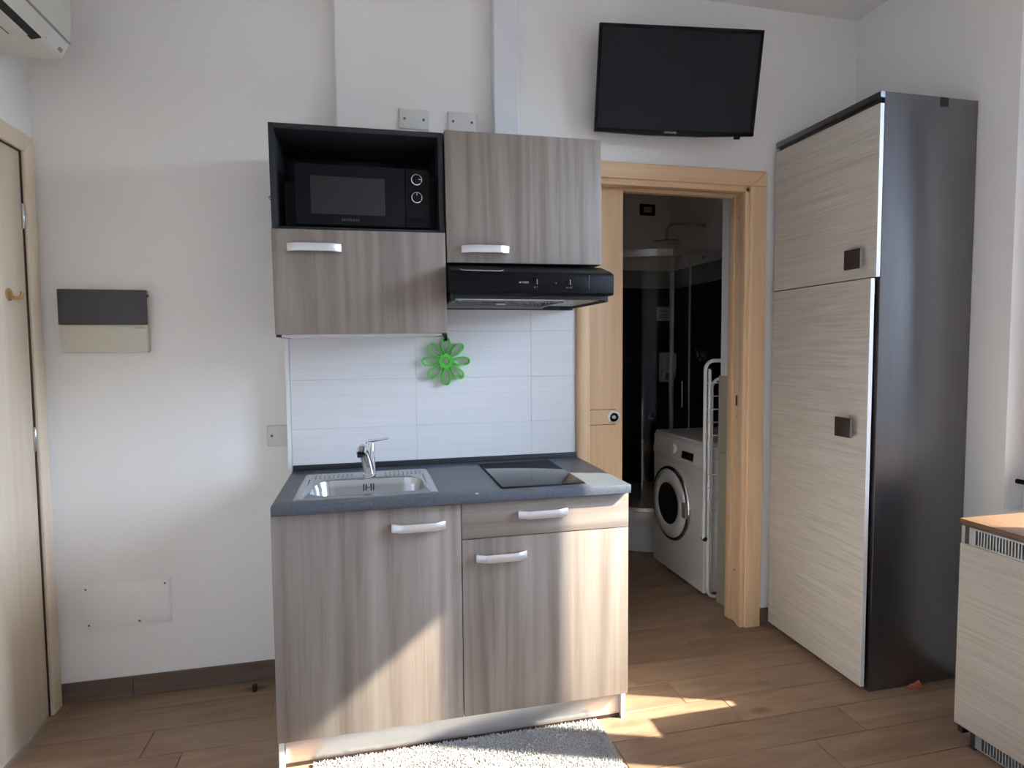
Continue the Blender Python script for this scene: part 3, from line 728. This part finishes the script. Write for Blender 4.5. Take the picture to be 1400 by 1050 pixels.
# ------------------------------------------------------------------ tall cabinet
tc = thing('tall_cabinet', (2.4, -.32, 0), 'tall dark wenge cabinet with two pale oak doors beside bathroom doorway', 'cabinet')
X0, X1, Y0, Y1, HT = 2.196, 2.627, -.626, -.024, 2.305
obj('side_panel', MB().box(X0, X1, Y0, Y0+.020, 0, HT), M['wenge'], tc, bev=.001)
obj('side_panel', MB().box(X0, X1, Y1-.020, Y1, 0, HT), M['wenge'], tc, bev=.001)
obj('top_board', MB().box(2.177, X0, Y0+.0005, Y1, HT-.022, HT).box(X0, X1, Y0+.02, Y1-.02, HT-.022, HT), M['wenge'], tc)
obj('carcass', MB().box(X0, X1, Y0+.02, Y1-.02, .02, .05).box(X1-.006, X1, Y0+.02, Y1-.02, .05, HT-.022).box(X0+.004, X1-.006, Y0+.02, Y1-.02, 1.60, 1.62).box(X0+.006, X0+.02, Y0+.02, Y1-.02, HT-.05, HT-.022), M['wenge'], tc)
obj('panel_plug', MB().box(2.447, 2.485, Y0-.001, Y0+.001, 2.272, HT-.0005), M['anthracite'], tc)
d = obj('door', MB().box(2.177, 2.1945, Y0+.002, Y1, 1.6215, 2.262), M['oak_light'], tc, bev=.0008)
obj('edge_band', MB().box(2.1772, 2.1943, Y0+.0008, Y0+.0025, 1.622, 2.2615), M['white_edge'], d)
def square_knob(y0, y1, z0, z1, xf, parent):
    k = obj('knob', MB().box(xf-.030, xf-.021, y0, y1, z0, z1), M['brown_knob'], parent, bev=.0015)
    obj('stem', MB().lathe([(.012, 0), (.012, -.022)], (xf, (y0+y1)/2, (z0+z1)/2), 'x', 16), M['satin'], k)
    obj('rim_edge', MB().box(xf-.0295, xf-.0215, y0-.0012, y0+.0005, z0+.001, z1-.001), M['vent'], k)
square_knob(-.577, -.495, 1.659, 1.736, 2.177, d)
# the lower door stands slightly ajar, hinged on its far side
AJ = .017
def ajar(x, y, z): return (x-AJ*(Y1-y)/(Y1-Y0), y+.006*(Y1-y)/(Y1-Y0), z)
m_ = MB().box(2.177, 2.1945, Y0+.002, Y1, .022, 1.6165); m_.v = [ajar(*v) for v in m_.v]
d = obj('door', m_, M['oak_light'], tc, bev=.0008)
m_ = MB().box(2.1772, 2.1943, Y0+.0008, Y0+.0025, .0225, 1.616); m_.v = [ajar(*v) for v in m_.v]
obj('edge_band', m_, M['white_edge'], d)
square_knob(-.565, -.483, 1.0, 1.077, 2.162, d)
obj('plinth', MB().box(X0+.03, X0+.045, Y0+.02, Y1-.02, 0, .02), M['dark_slot'], tc)

# ------------------------------------------------------------------ low cabinet with vents, right edge
lc = thing('low_cabinet', (2.44, -1.7, 0), 'low pale oak cabinet with brown top and grey vents at right edge', 'cabinet')
F, A, Bq = 2.2465, -.938, -2.3
obj('top_board', MB().box(2.244, 2.625, Bq, -.936, .762, .777), M['wenge_top'], lc, bev=.001)
obj('front_panel', MB().box(F, F+.018, Bq, A, .065, .693), M['oak_light'], lc, bev=.001)
obj('carcass', MB().box(F+.018, 2.62, A-.018, A, .03, .762).box(F+.018, 2.62, Bq, Bq+.018, .03, .762).box(F+.018, 2.62, Bq+.018, A-.018, .05, .066).box(2.606, 2.62, Bq+.018, A-.018, .066, .762).box(F+.06, F+.07, Bq, A-.06, 0, .03), M['anthracite'], lc)
def vent(y1, y0, z0, z1, x):
    g = obj('vent', MB().box(x, x+.012, y1-.022, y1, z0, z1).box(x, x+.012, y0, y1-.022, z0, z0+.006).box(x, x+.012, y0, y1-.022, z1-.006, z1), M['vent'], lc)
    b_ = obj('vent_back', MB().box(x+.010, x+.014, y0, y1-.022, z0+.006, z1-.006), M['dark_slot'], g)
    s_ = MB(); y = y1-.030
    while y > y0+.01:
        s_.box(x-.0005, x+.009, y-.0045, y, z0+.006, z1-.006); y -= .0098
    so_ = obj('slats', s_, M['vent'], g); so_['kind'] = 'stuff'
    return g
vent(-.966, Bq, .694, .7535, F+.004)
obj('corner_post', MB().box(F+.004, F+.018, -.951, -.939, .694, .7535), M['vent'], lc)
obj('post_gap', MB().box(F+.006, F+.018, -.966, -.951, .694, .7535), M['brown_knob'], lc)
obj('top_rail', MB().box(F+.002, F+.018, Bq, -.939, .7535, .762), M['brown_knob'], lc)
vent(-1.006, Bq, .012, .0645, F+.012)
obj('plinth_leg', MB().box(F+.016, F+.05, -1.004, -.985, 0, .065), M['anthracite'], lc)

# ------------------------------------------------------------------ bathroom things
# washing machine
WX, WY0, WY1 = 2.057, .368, .968
wm = thing('washing_machine', (2.32, .668, 0), 'white front loading washing machine in the dark bathroom', 'washing machine')
obj('body', MB().box(WX, 2.56, WY0, WY1, .014, .822), M['white'], wm, bev=.008, seg=3)
obj('top_plate', MB().box(WX+.012, 2.56, WY0+.001, WY1-.001, .823, .842), M['white'], wm, bev=.006, seg=3)
obj('fascia', MB().prism([(WX-.002, .700), (WX-.008, .712), (WX+.006, .826), (WX+.014, .832), (WX+.02, .70)], 'y', WY0+.004, WY1-.004), M['white'], wm, bev=.003)
obj('side_pressing', MB().box(WX+.08, 2.50, WY0-.004, WY0+.002, .08, .76), M['white'], wm, bev=.004)
fx = lambda z: WX-.008+.014*(z-.712)/.114
dpl = obj('display', MB().prism([(fx(.718)-.0008, .718), (fx(.766)-.0008, .766), (fx(.766)+.003, .766), (fx(.718)+.003, .718)], 'y', .476, .604), M['black'], wm)
for i in range(5):
    y = .492+i*.024
    obj('button', MB().box(fx(.721)-.004, fx(.721)+.002, y-.008, y+.008, .7165, .7235), M['white'], dpl, bev=.001)
obj('dial', MB().lathe([(.032, 0), (.030, -.014), (.026, -.018), (.006, -.019)], (fx(.765), .70, .765), 'x', 28), M['white'], wm)
obj('detergent_drawer', MB().prism([(fx(.725)-.001, .725), (fx(.80)-.001, .80), (fx(.80)+.003, .80), (fx(.725)+.003, .725)], 'y', .79, .955), M['white'], wm, bev=.001)
obj('drawer_grip', MB().box(fx(.76)-.006, fx(.76)+.002, .90, .945, .752, .768), M['white'], wm, bev=.003)
pc = (WX, .722, .432)
dw = obj('door', MB().lathe([(.203, 0), (.203, -.012), (.194, -.026), (.148, -.034), (.124, -.030), (.114, -.014)], pc, 'x', 56, cap=False), M['white'], wm, smooth=60)
obj('door_ring', MB().lathe([(.222, 0), (.222, -.014), (.214, -.022), (.2045, -.022), (.2035, -.010), (.203, 0)], pc, 'x', 56, cap=False), M['chrome'], wm, smooth=50)
obj('porthole', MB().lathe([(.1235, -.029), (.113, -.018), (.098, -.006), (.06, .006), (.01, .010)], pc, 'x', 48), M['porthole'], dw, smooth=70)
obj('handle', MB().box(WX-.032, WX-.010, .722-.212, .722-.165, .39, .48), M['grey_mid'], dw, bev=.006)
obj('filter_flap', MB().box(WX-.0025, WX+.002, .482, .566, .046, .108), M['white'], wm, bev=.002)
for y in (WY0+.05, WY1-.05):
    for x in (WX+.05, 2.5):
        obj('foot', MB().lathe([(.02, 0), (.02, .016)], (x, y, 0), 'z', 14), M['rubber'], wm)

# folded clothes airer between machine and wall
ar = thing('clothes_airer', (2.3, .325, 0), 'folded white tubular clothes airer leaning beside the washing machine', 'clothes airer')
def uframe(x0, x1, z0, z1, y, r=.05):
    p = [(x0, y, z0)]
    for i in range(7):
        a = PI-PI/2*i/6; p.append((x0+r+r*math.cos(a), y, z1-r+r*math.sin(a)))
    for i in range(7):
        a = PI/2-PI/2*i/6; p.append((x1-r+r*math.cos(a), y, z1-r+r*math.sin(a)))
    p.append((x1, y, z0)); return p
obj('outer_frame', MB().tube(uframe(2.032, 2.54, .335, 1.288, .325), .010, 10), M['airer'], ar, smooth=60)
lg = uframe(2.062, 2.52, -1.245, -.0115, .333, .045)
obj('leg_frame', MB().tube([(x, y, -z) for x, y, z in lg], .010, 10), M['airer'], ar, smooth=60)
obj('wing_frame', MB().tube(uframe(2.083, 2.50, .14, 1.19, .345), .009, 10), M['airer'], ar, smooth=60)
rods = MB()
for i in range(12): rods.tube([(2.04, .325, .40+i*.07), (2.53, .325, .40+i*.07)], .003, 6)
obj('rods', rods, M['airer'], ar)['kind'] = 'stuff'
for x in (2.036, 2.536):
    obj('joint', MB().lathe([(.012, -.012), (.012, .012)], (x, .327, .335), 'y', 12), M['rubber'], ar)
obj('joint', MB().lathe([(.008, -.010), (.008, .010)], (2.067, .333, 1.245), 'y', 12), M['rubber'], ar)

# shower: tray, enclosure, head, mixer
def quad_path(x0, y0, r, n=14, inset=0):
    p = [(x0+inset, BY-.012), (x0+inset, y0+r)]
    for i in range(1, n+1):
        a = PI+PI/2*i/n; p.append((x0+r+(r-inset)*math.cos(a), y0+r+(r-inset)*math.sin(a)))
    p.append((BX-.012, y0+inset)); return p
tr = thing('shower_tray', (2.25, 1.55, 0), 'white quadrant shower tray in the far bathroom corner', 'shower tray')
def tray_slab(inset, z0, z1):
    p = quad_path(1.75, 1.07, .55, inset=inset)+[(BX-.012, BY-.012)]
    return MB().prism(p, 'z', z0, z1)
obj('skirt', tray_slab(.012, .024, .170), M['tray'], tr, smooth=30)
obj('basin', tray_slab(0, .170, .265), M['tray'], tr, bev=.006, seg=2, smooth=30)
obj('base_strip', tray_slab(.004, 0, .024), M['tray'], tr, smooth=30)
en = thing('shower_enclosure', (2.25, 1.55, .266), 'curved glass shower enclosure with chrome top rail', 'shower enclosure')
gp = quad_path(1.75, 1.07, .55, n=16, inset=.025)
def ribbon(pts, z0, z1, t):
    a = []; n = len(pts)
    for i, p in enumerate(pts):
        q0 = Vector(pts[max(i-1, 0)]); q1 = Vector(pts[min(i+1, n-1)]); d_ = (q1-q0).normalized(); nn = Vector((-d_.y, d_.x))
        a.append((Vector(p)+nn*t/2, Vector(p)-nn*t/2))
    lo = [[(u.x, u.y, z0), (u.x, u.y, z1), (v.x, v.y, z1), (v.x, v.y, z0)] for u, v in a]
    return MB().loops(lo, True, True)
obj('top_rail', ribbon(gp, 1.950, 1.998, .030), M['satin'], en, smooth=30)
obj('bottom_rail', ribbon(gp, .266, .290, .028), M['satin'], en, smooth=30)
gl_ = [p for p in gp if p[0] < 2.26]
obj('fixed_pane', ribbon(gl_, .29, 1.95, .006), M['shower_glass'], en, smooth=30)
obj('door_pane', ribbon([(2.235, 1.108), (2.72, 1.108)], .29, 1.95, .006), M['shower_glass'], en)
obj('door_post', MB().box(2.232, 2.252, 1.082, 1.112, .29, 1.95), M['satin'], en, bev=.002)
obj('seal_strip', MB().box(2.372, 2.380, 1.102, 1.114, .29, 1.95), M['grey_mid'], en)
obj('handle', MB().tube([(2.312, 1.106, .965), (2.312, 1.080, .965), (2.312, 1.080, 1.135), (2.312, 1.106, 1.135)], .006, 8), M['chrome'], en)
obj('rail_glint', MB().box(2.13, 2.235, 1.0745, 1.0785, 1.955, 1.993), M['white'], en, bev=.001)  # white strip painted in as the highlight on the top rail
for x in (2.29, 2.46, 2.60):
    obj('roller', MB().lathe([(.010, 0), (.010, -.014)], (x, 1.092, 1.945), 'y', 14), M['grey_mid'], en)
sh = thing('rain_shower', (2.719, 1.535, 2.257), 'round rain shower head on bent arm above the shower', 'shower')
obj('flange', MB().lathe([(.030, 0), (.030, -.006), (.018, -.012)], (2.730, 1.535, 2.257), 'x', 24), M['chrome'], sh)
path = [(2.722, 1.535, 2.257), (2.50, 1.535, 2.257)]
for i in range(1, 9):
    a = PI/2*i/8; path.append((2.50-.07*math.sin(a), 1.535, 2.257-.07*(1-math.cos(a))))
path.append((2.43, 1.535, 2.135))
obj('arm', MB().tube(path, .011, 12), M['chrome'], sh, smooth=60)
obj('rose', MB().lathe([(.010, .022), (.018, .016), (.10, .007), (.105, .003), (.102, -.002), (.02, -.002)], (2.43, 1.535, 2.118), 'z', 40), M['chrome'], sh, smooth=50)
sm = thing('shower_mixer', (2.719, 1.525, 1.296), 'round chrome shower mixer on the dark tiled wall', 'shower mixer')
obj('disc', MB().lathe([(.050, 0), (.050, -.006), (.045, -.009)], (2.7190, 1.525, 1.296), 'x', 28), M['chrome'], sm)
obj('knob', MB().lathe([(.022, -.008), (.021, -.045), (.016, -.050)], (2.7190, 1.525, 1.296), 'x', 20), M['chrome'], sm)
obj('lever', MB().tube([(2.675, 1.525, 1.31), (2.665, 1.525, 1.345), (2.655, 1.525, 1.36)], .006, 8), M['chrome'], sm)
sd = thing('soap_dispenser', (2.655, 1.989, 1.19), 'white wall soap dispenser on the dark bathroom tiles', 'soap dispenser')
obj('shell', MB().prism([(1.989, 1.075), (1.935, 1.085), (1.905, 1.12), (1.893, 1.20), (1.893, 1.29), (1.905, 1.315), (1.989, 1.320)], 'x', 2.598, 2.712), M['white'], sd, bev=.012, seg=3)
obj('level_window', MB().box(2.640, 2.668, 1.889, 1.894, 1.215, 1.27), M['grey_mid'], sd, bev=.001)
obj('push_plate', MB().box(2.615, 2.695, 1.897, 1.915, 1.10, 1.15), M['grey_mid'], sd, bev=.004)
sg = thing('paper_notice', (2.65, 1.988, 1.628), 'small white printed notice on the dark bathroom tiles', 'notice')
obj('sheet', MB().box(2.578, 2.718, 1.9868, 1.9888, 1.572, 1.684), M['paper'], sg)
for i, z in enumerate((1.652, 1.620, 1.600)):
    obj('print_line', MB().box(2.596, 2.69-.012*(i % 2), 1.9860, 1.9869, z-.004, z+.004), M['grey_mid'], sg)
sw = thing('light_switch', (2.496, 1.999, 2.452), 'black framed switch plate high on the bathroom wall', 'switch')
obj('frame', MB().box(2.430, 2.562, 1.988, 1.999, 2.408, 2.496), M['black_matt'], sw, bev=.003)
obj('insert', MB().box(2.460, 2.532, 1.985, 1.989, 2.430, 2.474), M['grey_mid'], sw, bev=.001)
th = thing('towel_hook', (2.527, 1.989, .787), 'tiny chrome hook low on the dark bathroom tiles', 'hook')
obj('disc', MB().lathe([(.018, 0), (.018, -.005)], (2.527, 1.9895, .795), 'y', 18), M['steel'], th)
obj('prong', MB().tube([(2.527, 1.985, .792), (2.527, 1.962, .776), (2.527, 1.950, .782), (2.527, 1.947, .795)], .005, 8), M['steel'], th)

# ------------------------------------------------------------------ floor things
rg = thing('rug', (.6, -.77, 0), 'shaggy light grey rug on the floor before the kitchenette', 'rug')
rx0, rx1, ry0, ry1 = .10, 1.088, -1.06, -.545
M['rug'] = mat('grey_shag', (.36, .355, .355), .95, spec=.1)
obj('backing', MB().box(rx0, rx1, ry0, ry1, .0005, .008), M['rug'], rg, bev=.003)
tf = MB()
for i in range(26000):
    x = random.uniform(rx0, rx1); y = random.uniform(ry0, ry1); a = random.uniform(0, 2*PI); r_ = .0032; hh = random.uniform(.006, .011)
    lx, ly = random.uniform(-.006, .006), random.uniform(-.006, .006)
    b0 = [(x+r_*math.cos(a+k*2*PI/3), y+r_*math.sin(a+k*2*PI/3), .007) for k in range(3)]
    tf.add(b0+[(x+lx, y+ly, .006+hh)], [(0, 1, 3), (1, 2, 3), (2, 0, 3)])
po = obj('pile', tf, M['rug'], rg, smooth=180); po['kind'] = 'stuff'
pg = thing('rubber_foot', (-.165, -.03, 0), 'small black rubber foot lying on the floor left of kitchenette', 'rubber foot')
obj('barrel', MB().lathe([(.009, 0), (.010, .003), (.0085, .020), (.007, .022)], (-.165, -.03, 0), 'z', 16), M['rubber'], pg)
obj('cap', MB().lathe([(.0105, 0), (.0105, .003)], (-.165, -.03, .0225), 'z', 16), M['rubber'], pg)
sc_ = MB()
random.seed(3)
pts = [(2.395+random.uniform(-.030, .030), -.650+random.uniform(-.015, .015), random.uniform(.0, .028)) for i in range(22)]
for i in range(0, 20, 2):
    p, q, r_ = pts[i], pts[i+1], pts[(i+2) % 22]
    sc_.add([p, q, r_, (p[0]+.008, p[1]-.004, .001)], [(0, 1, 2), (0, 2, 3), (0, 3, 1), (1, 3, 2)])
tag(obj('plastic_scrap', sc_, M['orange'], None, loc=(2.395, -.648, 0)), 'crumpled orange scrap on the floor beside the tall cabinet', 'scrap')
